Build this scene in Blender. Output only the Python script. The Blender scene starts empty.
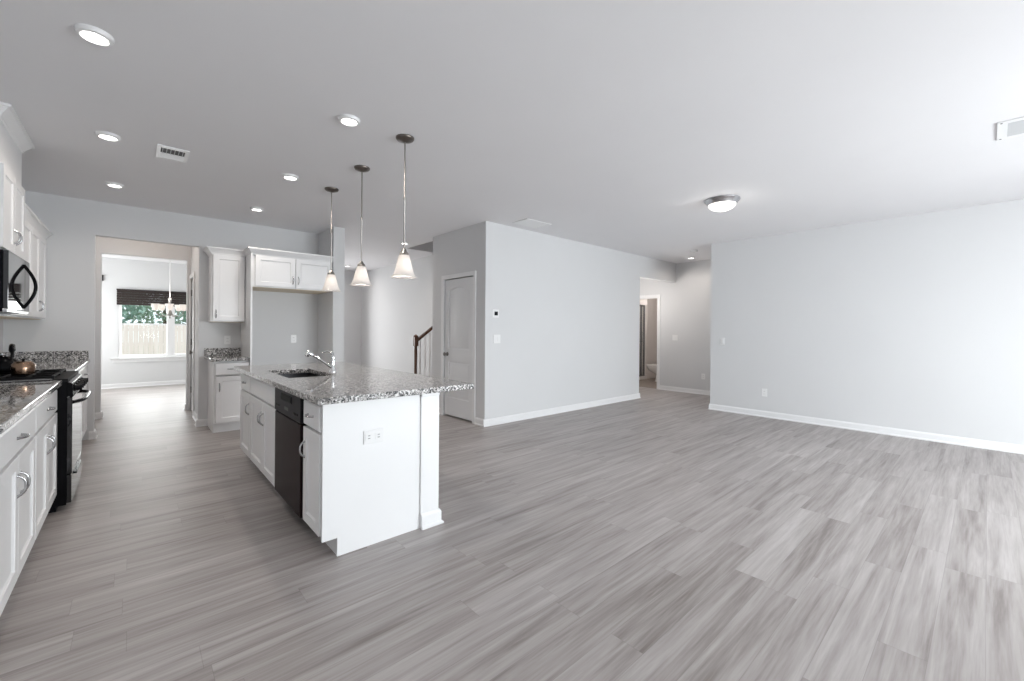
import bpy, bmesh, math, random
from mathutils import Matrix, Vector
random.seed(7)
scn = bpy.context.scene
COL = scn.collection
PI = math.pi
R = math.radians

# ------------------------------------------------------------------ camera, world, light, exposure
cam_d = bpy.data.cameras.new('camera')
cam = bpy.data.objects.new('camera', cam_d)
COL.objects.link(cam)
scn.camera = cam
cam_d.sensor_width = 36.0
cam_d.lens = 424.17 * 36.0 / 1024.0
cam_d.shift_y = -(340.5 - 329.77) / 1024.0
cam_d.clip_start = 0.02
cam.matrix_world = (Matrix.Translation((0, 0, 1.2944)) @ Matrix.Rotation(R(-41.71), 4, 'Z')
                    @ Matrix.Rotation(R(90), 4, 'X') @ Matrix.Rotation(R(0.4168), 4, 'Z'))

scn.view_settings.view_transform = 'Standard'
scn.view_settings.look = 'None'
scn.view_settings.gamma = 1.0
scn.view_settings.use_curve_mapping = False
scn.view_settings.exposure = 0.0
try:
    scn.cycles.max_bounces = 10
    scn.cycles.diffuse_bounces = 8
    scn.cycles.glossy_bounces = 4
    scn.cycles.transparent_max_bounces = 8
    scn.cycles.sample_clamp_indirect = 4.0
except Exception:
    pass

world = bpy.data.worlds.new('daylight_sky')
scn.world = world
world.use_nodes = True
bg = world.node_tree.nodes['Background']
bg.inputs['Color'].default_value = (0.86, 0.93, 1.0, 1)
bg.inputs['Strength'].default_value = 1.5


def area_light(name, loc, rot, sx, sy, power, color=(1, 1, 1), spread=180):
    d = bpy.data.lights.new(name, 'AREA')
    d.shape = 'RECTANGLE'
    d.size, d.size_y = sx, sy
    d.energy = power
    d.color = color
    d.spread = R(spread)
    o = bpy.data.objects.new(name, d)
    COL.objects.link(o)
    o.location = loc
    o.rotation_euler = rot
    return o


YB = -2.8             # inner face of the rear wall, behind the camera
# daylight entering by the glazed doors and windows of the rear wall, by the dining room windows, plus added fill lamps
area_light('patio_daylight', (4.15, YB - 0.30, 1.25), (R(50), 0, 0), 3.0, 2.0, 345, (0.93, 0.965, 1.0))
area_light('patio_ceiling_fill', (4.15, YB - 1.9, -0.02), (R(125), 0, 0), 5.0, 2.4, 80, (0.86, 0.94, 1.0))  # added upward lamp that brightens the ceiling, in place of bounced light
area_light('rear_window_daylight', (0.95, YB - 0.16, 1.45), (R(90), 0, 0), 1.4, 1.4, 18, (0.97, 0.985, 1.0))
area_light('rear_ceiling_fill', (0.95, YB - 1.7, -0.02), (R(125), 0, 0), 3.0, 2.4, 185, (0.98, 0.99, 1.0))  # second added upward lamp, brightening the left part of the ceiling
area_light('dining_daylight', (0.63, 12.44, 1.3), (R(90), 0, R(180)), 1.7, 1.3, 60, (1.0, 0.99, 0.98))
area_light('dining_side_daylight', (-1.80, 11.2, 1.45), (R(90), 0, R(-90)), 1.6, 1.4, 80, (1.0, 0.99, 0.98))
area_light('foyer_fill', (3.1, 10.62, 1.3), (R(90), 0, R(180)), 1.0, 2.0, 30, (0.98, 0.985, 1.0), 150)  # added fill lamp for the foyer; the wall behind it has no window
sun_d = bpy.data.lights.new('sun', 'SUN')
sun_d.energy = 3.0
sun_d.angle = R(2)
sun_d.color = (1.0, 0.97, 0.92)
sun = bpy.data.objects.new('sun', sun_d)
COL.objects.link(sun)
sun.rotation_euler = (R(11), 0, R(-8))
RECESSED_W, BULB_W = 19.0, 4.0


# ------------------------------------------------------------------ materials
def new_mat(name):
    m = bpy.data.materials.new(name)
    m.use_nodes = True
    nt = m.node_tree
    return m, nt, nt.nodes, nt.links, nt.nodes['Principled BSDF']


def paint(name, col, rough=0.6, var=0.03, scale=6.0, metal=0.0, spec=0.5, bump=0.0, coat=0.0, ior=1.5):
    m, nt, N, L, b = new_mat(name)
    geo = N.new('ShaderNodeNewGeometry')
    nz = N.new('ShaderNodeTexNoise')
    nz.inputs['Scale'].default_value = scale
    nz.inputs['Detail'].default_value = 3
    L.new(geo.outputs['Position'], nz.inputs['Vector'])
    rp = N.new('ShaderNodeValToRGB')
    e = rp.color_ramp.elements
    e[0].position, e[1].position = 0.3, 0.7
    e[0].color = tuple(c * (1 - var) for c in col) + (1,)
    e[1].color = tuple(min(1, c * (1 + var)) for c in col) + (1,)
    L.new(nz.outputs['Fac'], rp.inputs['Fac'])
    L.new(rp.outputs['Color'], b.inputs['Base Color'])
    b.inputs['Roughness'].default_value = rough
    b.inputs['Metallic'].default_value = metal
    b.inputs['Specular IOR Level'].default_value = spec
    b.inputs['IOR'].default_value = ior
    if coat:
        b.inputs['Coat Weight'].default_value = coat
        b.inputs['Coat Roughness'].default_value = 0.05
    if bump:
        nb = N.new('ShaderNodeTexNoise')
        nb.inputs['Scale'].default_value = 220
        L.new(geo.outputs['Position'], nb.inputs['Vector'])
        bp = N.new('ShaderNodeBump')
        bp.inputs['Strength'].default_value = bump
        bp.inputs['Distance'].default_value = 0.001
        L.new(nb.outputs['Fac'], bp.inputs['Height'])
        L.new(bp.outputs['Normal'], b.inputs['Normal'])
    return m


def glow(name, col, strength):
    m, nt, N, L, b = new_mat(name)
    b.inputs['Base Color'].default_value = (0.9, 0.9, 0.88, 1)
    b.inputs['Emission Color'].default_value = col + (1,)
    b.inputs['Emission Strength'].default_value = strength
    return m


def granite_mat(name):
    m, nt, N, L, b = new_mat(name)
    geo = N.new('ShaderNodeNewGeometry')
    w = N.new('ShaderNodeTexNoise')
    w.inputs['Scale'].default_value = 60
    L.new(geo.outputs['Position'], w.inputs['Vector'])
    add = N.new('ShaderNodeVectorMath')
    add.operation = 'MULTIPLY_ADD'
    add.inputs[1].default_value = (0.02, 0.02, 0.02)
    L.new(w.outputs['Color'], add.inputs[0])
    L.new(geo.outputs['Position'], add.inputs[2])
    v1 = N.new('ShaderNodeTexVoronoi')
    v1.inputs['Scale'].default_value = 115
    L.new(add.outputs[0], v1.inputs['Vector'])
    s1 = N.new('ShaderNodeSeparateColor')
    L.new(v1.outputs['Color'], s1.inputs[0])
    r1 = N.new('ShaderNodeValToRGB')
    r1.color_ramp.interpolation = 'CONSTANT'
    el = r1.color_ramp.elements
    el[0].position, el[0].color = 0, (0.03, 0.032, 0.036, 1)
    el[1].position, el[1].color = 0.15, (0.13, 0.126, 0.126, 1)
    for p, c in ((0.33, (0.28, 0.268, 0.26, 1)), (0.55, (0.47, 0.455, 0.445, 1)), (0.78, (0.78, 0.77, 0.76, 1))):
        k = el.new(p)
        k.color = c
    L.new(s1.outputs[0], r1.inputs['Fac'])
    v2 = N.new('ShaderNodeTexVoronoi')
    v2.inputs['Scale'].default_value = 210
    L.new(add.outputs[0], v2.inputs['Vector'])
    s2 = N.new('ShaderNodeSeparateColor')
    L.new(v2.outputs['Color'], s2.inputs[0])
    r2 = N.new('ShaderNodeValToRGB')
    r2.color_ramp.interpolation = 'CONSTANT'
    e2 = r2.color_ramp.elements
    e2[0].position, e2[0].color = 0, (0.2, 0.2, 0.2, 1)
    e2[1].position, e2[1].color = 0.10, (1, 1, 1, 1)
    L.new(s2.outputs[0], r2.inputs['Fac'])
    mx = N.new('ShaderNodeMix')
    mx.data_type = 'RGBA'
    mx.blend_type = 'MULTIPLY'
    mx.inputs[0].default_value = 1
    L.new(r1.outputs['Color'], mx.inputs[6])
    L.new(r2.outputs['Color'], mx.inputs[7])
    L.new(mx.outputs[2], b.inputs['Base Color'])
    b.inputs['Roughness'].default_value = 0.05
    return m


def floor_mat(name):
    """vinyl planks running along X: 1.22 m long, 0.18 m wide, each row shifted at random"""
    m, nt, N, L, b = new_mat(name)

    def math_n(op, a, c=None):
        n = N.new('ShaderNodeMath')
        n.operation = op
        for i, v in enumerate((a, c)):
            if v is None:
                continue
            if isinstance(v, (int, float)):
                n.inputs[i].default_value = v
            else:
                L.new(v, n.inputs[i])
        return n.outputs[0]
    geo = N.new('ShaderNodeNewGeometry')
    sep = N.new('ShaderNodeSeparateXYZ')
    L.new(geo.outputs['Position'], sep.inputs[0])
    x, y = sep.outputs['X'], sep.outputs['Y']
    yr = math_n('DIVIDE', y, 0.152)
    row = math_n('FLOOR', yr)
    wn = N.new('ShaderNodeTexWhiteNoise')
    wn.noise_dimensions = '1D'
    L.new(row, wn.inputs['W'])
    xs = math_n('ADD', math_n('DIVIDE', x, 1.22), math_n('MULTIPLY', wn.outputs['Value'], 7.3))
    colm = math_n('FLOOR', xs)
    cmb = N.new('ShaderNodeCombineXYZ')
    L.new(colm, cmb.inputs[0])
    L.new(row, cmb.inputs[1])
    wid = N.new('ShaderNodeTexWhiteNoise')
    wid.noise_dimensions = '2D'
    L.new(cmb.outputs[0], wid.inputs['Vector'])
    pid = wid.outputs['Value']
    # grain stretched along the plank, different on each one
    gv = N.new('ShaderNodeCombineXYZ')
    L.new(math_n('MULTIPLY', x, 0.95), gv.inputs[0])
    L.new(math_n('MULTIPLY', y, 17.0), gv.inputs[1])
    L.new(math_n('MULTIPLY', pid, 43.0), gv.inputs[2])
    g1 = N.new('ShaderNodeTexNoise')
    g1.inputs['Scale'].default_value = 1.0
    g1.inputs['Detail'].default_value = 5
    g1.inputs['Roughness'].default_value = 0.62
    g1.inputs['Distortion'].default_value = 0.5
    L.new(gv.outputs[0], g1.inputs['Vector'])
    gv2 = N.new('ShaderNodeCombineXYZ')
    L.new(math_n('MULTIPLY', x, 3.5), gv2.inputs[0])
    L.new(math_n('MULTIPLY', y, 75.0), gv2.inputs[1])
    L.new(math_n('MULTIPLY', pid, 91.0), gv2.inputs[2])
    g2 = N.new('ShaderNodeTexNoise')
    g2.inputs['Scale'].default_value = 1.0
    g2.inputs['Detail'].default_value = 3
    L.new(gv2.outputs[0], g2.inputs['Vector'])
    t = math_n('ADD', math_n('MULTIPLY', g1.outputs['Fac'], 0.74), math_n('MULTIPLY', g2.outputs['Fac'], 0.26))
    t = math_n('ADD', t, math_n('MULTIPLY', pid, 0.11))
    rp = N.new('ShaderNodeValToRGB')
    e = rp.color_ramp.elements
    e[0].position, e[0].color = 0.34, (0.180, 0.155, 0.144, 1)
    e[1].position, e[1].color = 0.78, (0.480, 0.453, 0.442, 1)
    k = e.new(0.52)
    k.color = (0.322, 0.293, 0.281, 1)
    L.new(t, rp.inputs['Fac'])
    # seams
    fy = math_n('FRACT', yr)
    fx = math_n('FRACT', xs)
    sy_ = math_n('MINIMUM', fy, math_n('SUBTRACT', 1.0, fy))
    sx_ = math_n('MINIMUM', fx, math_n('SUBTRACT', 1.0, fx))
    seam = math_n('MAXIMUM', math_n('LESS_THAN', sy_, 0.008), math_n('LESS_THAN', sx_, 0.0011))
    mx = N.new('ShaderNodeMix')
    mx.data_type = 'RGBA'
    L.new(math_n('MULTIPLY', seam, 0.28), mx.inputs[0])
    L.new(rp.outputs['Color'], mx.inputs[6])
    mx.inputs[7].default_value = (0.12, 0.105, 0.1, 1)
    L.new(mx.outputs[2], b.inputs['Base Color'])
    rr = N.new('ShaderNodeMapRange')
    rr.inputs['To Min'].default_value = 0.36
    rr.inputs['To Max'].default_value = 0.50
    L.new(g1.outputs['Fac'], rr.inputs['Value'])
    L.new(rr.outputs[0], b.inputs['Roughness'])
    b.inputs['Specular IOR Level'].default_value = 0.5
    bp = N.new('ShaderNodeBump')
    bp.inputs['Strength'].default_value = 0.12
    bp.inputs['Distance'].default_value = 0.001
    L.new(g2.outputs['Fac'], bp.inputs['Height'])
    L.new(bp.outputs['Normal'], b.inputs['Normal'])
    return m


def wood_mat(name, c0, c1, rough=0.35, scale=(3, 3, 40)):
    m, nt, N, L, b = new_mat(name)
    geo = N.new('ShaderNodeNewGeometry')
    mp = N.new('ShaderNodeMapping')
    mp.inputs['Scale'].default_value = scale
    L.new(geo.outputs['Position'], mp.inputs['Vector'])
    nz = N.new('ShaderNodeTexNoise')
    nz.inputs['Scale'].default_value = 1
    nz.inputs['Detail'].default_value = 5
    L.new(mp.outputs[0], nz.inputs['Vector'])
    rp = N.new('ShaderNodeValToRGB')
    rp.color_ramp.elements[0].position = 0.3
    rp.color_ramp.elements[1].position = 0.7
    rp.color_ramp.elements[0].color = c0 + (1,)
    rp.color_ramp.elements[1].color = c1 + (1,)
    L.new(nz.outputs['Fac'], rp.inputs['Fac'])
    L.new(rp.outputs['Color'], b.inputs['Base Color'])
    b.inputs['Roughness'].default_value = rough
    return m


def pane_mat(name, refl=0.004):
    m, nt, N, L, b = new_mat(name)
    N.remove(b)
    tr = N.new('ShaderNodeBsdfTransparent')
    tr.inputs['Color'].default_value = (0.97, 0.985, 0.98, 1)
    gl = N.new('ShaderNodeBsdfGlossy')
    gl.inputs['Roughness'].default_value = 0.02
    mx = N.new('ShaderNodeMixShader')
    mx.inputs[0].default_value = refl
    L.new(tr.outputs[0], mx.inputs[1])
    L.new(gl.outputs[0], mx.inputs[2])
    L.new(mx.outputs[0], N['Material Output'].inputs['Surface'])
    return m


def shade_mat(name):
    m, nt, N, L, b = new_mat(name)
    N.remove(b)
    geo = N.new('ShaderNodeNewGeometry')
    nz = N.new('ShaderNodeTexNoise')
    nz.inputs['Scale'].default_value = 28
    nz.inputs['Distortion'].default_value = 1.5
    L.new(geo.outputs['Position'], nz.inputs['Vector'])
    rp = N.new('ShaderNodeValToRGB')
    rp.color_ramp.elements[0].color = (0.88, 0.85, 0.83, 1)
    rp.color_ramp.elements[1].color = (0.97, 0.95, 0.93, 1)
    L.new(nz.outputs['Fac'], rp.inputs['Fac'])
    tl = N.new('ShaderNodeBsdfTranslucent')
    L.new(rp.outputs[0], tl.inputs['Color'])
    df = N.new('ShaderNodeBsdfPrincipled')
    df.inputs['Roughness'].default_value = 0.25
    L.new(rp.outputs[0], df.inputs['Base Color'])
    mx = N.new('ShaderNodeMixShader')
    mx.inputs[0].default_value = 0.45
    L.new(tl.outputs[0], mx.inputs[1])
    L.new(df.outputs[0], mx.inputs[2])
    L.new(mx.outputs[0], N['Material Output'].inputs['Surface'])
    return m


def leaf_mat(name, c0, c1):
    return paint(name, c0, 0.6, 0.35, 9.0)


MT = dict(
    wall=paint('wall_paint', (0.665, 0.668, 0.675), 0.75, 0.008, 1.5, bump=0.05),
    ceiling=paint('ceiling_paint', (0.80, 0.795, 0.81), 0.9, 0.008, 1.5, bump=0.08),
    trim=paint('trim_paint', (0.80, 0.80, 0.805), 0.35, 0.008, 2),
    door=paint('door_paint', (0.76, 0.765, 0.775), 0.4, 0.008, 2),
    cab=paint('cabinet_paint', (0.84, 0.84, 0.845), 0.34, 0.008, 3),
    inner=wood_mat('maple_underside', (0.62, 0.52, 0.38), (0.75, 0.66, 0.52), 0.5),
    floor=floor_mat('grey_vinyl_planks'),
    bath=paint('bath_floor_vinyl', (0.20, 0.165, 0.14), 0.5, 0.15, 9),
    granite=granite_mat('speckled_granite'),
    black=paint('black_enamel', (0.005, 0.005, 0.006), 0.22, 0.1, 10, spec=0.5, ior=1.18),
    dwblack=paint('dishwasher_black', (0.013, 0.007, 0.008), 0.22, 0.1, 10, spec=0.5, ior=1.10),
    glassblack=paint('black_glass', (0.012, 0.012, 0.014), 0.04, 0.05, 10, spec=0.8),
    iron=paint('cast_iron', (0.010, 0.010, 0.011), 0.6, 0.2, 40, spec=0.1),
    steel=paint('stainless_steel', (0.50, 0.50, 0.51), 0.25, 0.04, 30, metal=1.0),
    sink=paint('sink_steel_shaded', (0.055, 0.055, 0.058), 0.35, 0.06, 30, metal=1.0),  # stainless darkened: the shade inside the bowls is put into the colour
    chrome=paint('chrome', (0.86, 0.87, 0.88), 0.07, 0.01, 10, metal=1.0),
    nickel=paint('brushed_nickel', (0.36, 0.34, 0.32), 0.30, 0.05, 60, metal=1.0),
    canopy=paint('dark_nickel', (0.17, 0.15, 0.135), 0.28, 0.08, 40, metal=1.0),
    pull=paint('nickel_pull', (0.50, 0.50, 0.51), 0.22, 0.03, 60, metal=1.0),
    bronze=paint('dark_hinge_metal', (0.22, 0.21, 0.20), 0.35, 0.05, 60, metal=1.0),
    copper=paint('copper_kettle_metal', (0.30, 0.20, 0.14), 0.22, 0.12, 14, metal=1.0),
    plastic=paint('white_plastic', (0.82, 0.82, 0.82), 0.35, 0.01, 10),
    darkplastic=paint('dark_plastic', (0.022, 0.021, 0.024), 0.35, 0.05, 20, spec=0.5, ior=1.12),
    slot=paint('slot_dark', (0.12, 0.12, 0.12), 0.7, 0.05, 20),
    ventgrey=paint('vent_grey', (0.55, 0.56, 0.57), 0.6, 0.02, 10),
    railwood=wood_mat('stained_oak_rail', (0.045, 0.018, 0.009), (0.12, 0.05, 0.025), 0.3, (30, 30, 5)),
    tread=wood_mat('tread_carpet', (0.36, 0.34, 0.32), (0.42, 0.40, 0.38), 0.9),
    shade=shade_mat('frosted_glass_shade'),
    bulb=glow('warm_bulb', (1.0, 0.94, 0.87), 14.0),
    lens=glow('led_lens', (1.0, 0.965, 0.92), 7.0),
    dome=glow('lit_dome_glass', (1.0, 0.96, 0.90), 0.95),
    pane=pane_mat('window_glass'),
    showerglass=pane_mat('shower_glass', 0.2),
    blind=paint('dark_woven_shade', (0.035, 0.026, 0.024), 0.9, 0.3, 60),
    porcelain=paint('porcelain', (0.78, 0.76, 0.74), 0.12, 0.01, 4),
    bathwall=paint('bath_wall_paint', (0.66, 0.63, 0.61), 0.7, 0.01, 2),
    fence=wood_mat('fence_cedar', (0.76, 0.66, 0.62), (0.86, 0.78, 0.75), 0.8, (14, 14, 1)),
    grass=paint('lawn_grass', (0.27, 0.28, 0.20), 0.9, 0.4, 5),
    leaf_a=leaf_mat('leaf_bluegreen', (0.24, 0.37, 0.31), None),
    leaf_b=leaf_mat('leaf_green', (0.25, 0.36, 0.28), None),
    bark=paint('bark', (0.12, 0.09, 0.07), 0.9, 0.3, 12),
)


# ------------------------------------------------------------------ mesh helpers
def root_of(o):
    while o.parent:
        o = o.parent
    return o


class M:
    """collects shapes in world coordinates and links them as ONE mesh object"""

    def __init__(s, F=None):
        s.bm = bmesh.new()
        s.F = F or (lambda u, w, z: (u, w, z))

    def v(s, *p):
        return s.bm.verts.new(s.F(*p))

    def box(s, a0, a1, b0, b1, c0, c1):
        P = [s.v(x, y, z) for z in (c0, c1) for y in (b0, b1) for x in (a0, a1)]
        for f in ((0, 1, 3, 2), (4, 5, 7, 6), (0, 1, 5, 4), (2, 3, 7, 6), (0, 2, 6, 4), (1, 3, 7, 5)):
            s.bm.faces.new([P[i] for i in f])
        return s

    def loft(s, secs, cap=True, closed=True):
        rings = [[s.v(*p) for p in sec] for sec in secs]
        n = len(rings[0])
        for a, b in zip(rings, rings[1:]):
            for i in range(n if closed else n - 1):
                j = (i + 1) % n
                s.bm.faces.new((a[i], a[j], b[j], b[i]))
        if cap:
            s.bm.faces.new(rings[0])
            s.bm.faces.new(rings[-1])
        return s

    def prism(s, pts, axis, a, b):
        def q(p, t):
            return {'x': (t, p[0], p[1]), 'y': (p[0], t, p[1]), 'z': (p[0], p[1], t)}[axis]
        return s.loft([[q(p, a) for p in pts], [q(p, b) for p in pts]])

    def lathe(s, prof, c, axis='z', seg=24, cap=True):
        """prof: (radius, height along axis)"""
        secs = []
        for r, h in prof:
            sec = []
            for i in range(seg):
                t = 2 * PI * i / seg
                ca, sa = max(r, 1e-4) * math.cos(t), max(r, 1e-4) * math.sin(t)
                p = {'z': (ca, sa, h), 'x': (h, ca, sa), 'y': (ca, h, sa)}[axis]
                sec.append((c[0] + p[0], c[1] + p[1], c[2] + p[2]))
            secs.append(sec)
        return s.loft(secs, cap)

    def tube(s, pts, r, seg=10):
        pts = [Vector(p) for p in pts]
        n = len(pts)
        rr = r if isinstance(r, (list, tuple)) else [r] * n
        secs = []
        up = None
        for i, p in enumerate(pts):
            d = (pts[min(i + 1, n - 1)] - pts[max(i - 1, 0)]).normalized()
            if up is None:
                up = Vector((0, 0, 1)) if abs(d.z) < 0.9 else Vector((1, 0, 0))
            sd = d.cross(up).normalized()
            up = sd.cross(d).normalized()
            secs.append([tuple(p + (sd * math.cos(2 * PI * k / seg) + up * math.sin(2 * PI * k / seg)) * rr[i])
                         for k in range(seg)])
        return s.loft(secs)

    def plate(s, outer, holes, axis, a, b):
        """flat plate with holes, thickness from a to b along axis"""
        def q(p):
            return {'x': (a, p[0], p[1]), 'y': (p[0], a, p[1]), 'z': (p[0], p[1], a)}[axis]
        edges = []
        for lp in [outer] + list(holes):
            vs = [s.v(*q(p)) for p in lp]
            edges += [s.bm.edges.new((vs[i], vs[(i + 1) % len(vs)])) for i in range(len(vs))]
        res = bmesh.ops.triangle_fill(s.bm, use_beauty=True, use_dissolve=False, edges=edges)
        fs = [f for f in res['geom'] if isinstance(f, bmesh.types.BMFace)]
        ex = bmesh.ops.extrude_face_region(s.bm, geom=fs)
        d = {'x': (b - a, 0, 0), 'y': (0, b - a, 0), 'z': (0, 0, b - a)}[axis]
        o0 = Vector(s.F(0, 0, 0))
        dv = Vector(s.F(*d)) - o0
        bmesh.ops.translate(s.bm, vec=dv, verts=[g for g in ex['geom'] if isinstance(g, bmesh.types.BMVert)])
        return s

    def ball(s, c, r, sub=2, sc=(1, 1, 1)):
        g = bmesh.ops.create_icosphere(s.bm, subdivisions=sub, radius=r)
        for v in g['verts']:
            v.co = Vector((v.co.x * sc[0] + c[0], v.co.y * sc[1] + c[1], v.co.z * sc[2] + c[2]))
        return s

    def build(s, name, mat, parent=None, bevel=0.0, smooth=0, label=None):
        bm = s.bm
        bmesh.ops.recalc_face_normals(bm, faces=bm.faces)
        if parent is not None:
            org = Vector(root_of(parent).location)
        else:
            xs = [v.co for v in bm.verts]
            org = Vector(((min(p.x for p in xs) + max(p.x for p in xs)) / 2,
                          (min(p.y for p in xs) + max(p.y for p in xs)) / 2, min(p.z for p in xs)))
        for v in bm.verts:
            v.co -= org
        me = bpy.data.meshes.new(name)
        bm.to_mesh(me)
        bm.free()
        me.materials.append(mat)
        if smooth:
            for p in me.polygons:
                p.use_smooth = True
            me.set_sharp_from_angle(angle=R(smooth))
        o = bpy.data.objects.new(name, me)
        COL.objects.link(o)
        if parent is not None:
            o.parent = parent
        else:
            o.location = org
        if bevel:
            md = o.modifiers.new('bevel', 'BEVEL')
            md.width = bevel
            md.segments = 2
            md.limit_method = 'ANGLE'
            md.angle_limit = R(40)
        if label:
            o['label'] = label
        return o


def thing(name, label, cat, loc, group=None, kind=None):
    o = bpy.data.objects.new(name, None)
    o.empty_display_size = 0.1
    COL.objects.link(o)
    o.location = loc
    if label:
        o['label'] = label
    if cat:
        o['category'] = cat
    if group:
        o['group'] = group
    if kind:
        o['kind'] = kind
    return o


def tag(o, label, cat, group=None):
    o['label'] = label
    o['category'] = cat
    if group:
        o['group'] = group
    return o


def struct(o):
    o['kind'] = 'structure'
    return o


def copy_tree(o, parent=None):
    c = o.copy()
    COL.objects.link(c)
    if parent is not None:
        c.parent = parent
    for ch in list(o.children):
        copy_tree(ch, c)
    return c


def dup(src, loc, label, group=None):
    c = copy_tree(src)
    c.location = loc
    c['label'] = label
    if group:
        c['group'] = group
    return c


def lamp(parent, loc, kind, power, color, radius, spot=None):
    d = bpy.data.lights.new('lamp_light', kind)
    d.energy = power
    d.color = color
    d.shadow_soft_size = radius
    if spot:
        d.spot_size = R(spot)
        d.spot_blend = 0.9
    o = bpy.data.objects.new('lamp_light', d)
    COL.objects.link(o)
    o.parent = parent
    o.location = Vector(loc) - Vector(root_of(parent).location)
    return o


# ------------------------------------------------------------------ the setting
H = 2.743
KW = 6.853            # kitchen back wall
CL = 4.46             # front of the closet block
XR = 7.14             # right wall
XH = 8.68             # hall wall with the bathroom door

struct(M().box(-3.0, 12.0, YB - 0.25, 12.4, -0.12, 0.0).build('floor', MT['floor']))
struct(M().box(XH + 0.06, 11.2, 4.62, 6.9, 0.0, 0.004).build('floor_bathroom', MT['bath']))
# ceiling with the stairwell opening
HX0, HX1, HY0, HY1 = 3.66, 7.0, 5.80, 6.975
struct(M().plate([(-3, YB - 0.25), (12, YB - 0.25), (12, 12.4), (-3, 12.4)],
                 [[(HX0, HY0), (HX1, HY0), (HX1, HY1), (HX0, HY1)]], 'z', H, H + 0.25).build('ceiling', MT['ceiling']))

struct(M().box(-1.14, -1.02, YB - 0.25, KW + 0.12, 0, H).build('wall_left', MT['wall']))
OPL, OPR, OPZ = -0.340, 0.632, 2.355
struct(M().plate([(-1.14, 0), (OPL, 0), (OPL, OPZ), (OPR, OPZ), (OPR, 0), (2.11, 0), (2.11, H), (-1.14, H)], [],
                 'y', KW, KW + 0.12).build('wall_kitchen', MT['wall']))
struct(M().plate([(6.19, 0), (8.50, 0), (8.50, 2.34), (10.45, 2.34), (10.45, 0), (10.7, 0), (10.7, H), (6.19, H)], [], 'x', 2.11, 2.268).build('wall_wing', MT['wall']))  # unseen opening added so dining room light reaches the stair wall
# passage to the dining room: second wall with its own opening, and the side wall with a door
P2 = 8.30
struct(M().plate([(-1.6, 0), (-0.345, 0), (-0.345, 2.335), (0.615, 2.335), (0.615, 0), (2.11, 0), (2.11, H), (-1.6, H)], [],
                 'y', P2, P2 + 0.12).build('wall_passage', MT['wall']))
struct(M().plate([(KW + 0.12, 0), (7.72, 0), (7.72, 2.04), (8.26, 2.04), (8.26, 0), (P2, 0), (P2, H), (KW + 0.12, H)], [],
                 'x', 0.66, 0.76).build('wall_pantry', MT['wall']))
struct(M().box(-1.14, -1.02, KW + 0.12, P2, 0, H).build('wall_passage_left', MT['wall']))
# dining room
DB = 12.25
WX0, WX1, WZ0, WZ1 = -0.245, 1.50, 0.64, 2.08
struct(M().plate([(-1.72, 0), (2.11, 0), (2.11, H), (-1.72, H)], [[(WX0, WZ0), (WX1, WZ0), (WX1, WZ1), (WX0, WZ1)]],
                 'y', DB, DB + 0.14).build('wall_dining_back', MT['wall']))
struct(M().plate([(P2, 0), (DB + 0.14, 0), (DB + 0.14, H), (P2, H)], [[(10.35, 0.70), (12.05, 0.70), (12.05, 2.10), (10.35, 2.10)]], 'x', -1.72, -1.60).build('wall_dining_left', MT['wall']))
# foyer and stairs
struct(M().box(2.268, 4.47, 10.7, 10.82, 0, H).build('wall_foyer', MT['wall']))
struct(M().box(4.35, 4.47, HY1, 10.7, 0, H).build('wall_stair', MT['wall']))
m = M()
m.box(4.47, HX1 + 0.12, HY1, HY1 + 0.12, 0, H)
m.box(HX0 - 0.12, HX1 + 0.12, HY1, HY1 + 0.12, H + 0.25, 5.0)
m.box(HX0 - 0.12, HX0, HY0, HY1, H + 0.25, 5.0)
m.box(HX0 - 0.12, HX1 + 0.12, HY0 - 0.12, HY0, H + 0.25, 5.0)
m.box(HX1, HX1 + 0.12, HY0, HY1, 0, 5.0)
m.box(HX0 - 0.12, HX1 + 0.12, HY0 - 0.12, HY1 + 0.12, 5.0, 5.1)
struct(m.build('wall_stairwell', MT['wall']))
# closet block
DY0, DY1 = 4.735, 5.450
struct(M().box(3.497, 7.26, CL, CL + 0.12, 0, H).build('wall_closet_front', MT['wall']))
struct(M().plate([(CL + 0.12, 0), (DY0 - 0.015, 0), (DY0 - 0.015, 2.045), (DY1 + 0.015, 2.045), (DY1 + 0.015, 0), (5.80, 0),
                  (5.80, H), (CL + 0.12, H)], [], 'x', 3.497, 3.617).build('wall_closet_side', MT['wall']))
struct(M().box(3.617, 7.26, 5.68, 5.80, 0, H).build('wall_closet_back', MT['wall']))
struct(M().box(7.14, 7.26, CL + 0.12, 5.68, 0, H).build('wall_closet_end', MT['wall']))
struct(M().box(7.26, XH, CL, CL + 0.12, 2.335, H).build('wall_hall_header', MT['wall']))
BD0, BD1 = 4.875, 5.64
struct(M().plate([(2.94, 0), (BD0, 0), (BD0, 2.04), (BD1, 2.04), (BD1, 0), (7.0, 0), (7.0, H), (2.94, H)], [],
                 'x', XH, XH + 0.12).build('wall_hall', MT['wall']))
struct(M().box(7.26, XH, 6.9, 7.0, 0, H).build('wall_hall_end', MT['wall']))
# bathroom beyond
struct(M().box(XH + 0.12, 11.3, 6.9, 7.0, 0, H).build('wall_bath_back', MT['bathwall']))
struct(M().box(11.2, 11.3, 4.5, 6.9, 0, H).build('wall_bath_side', MT['bathwall']))
struct(M().box(XH + 0.12, 11.3, 4.5, 4.6, 0, H).build('wall_bath_front', MT['bathwall']))
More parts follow.
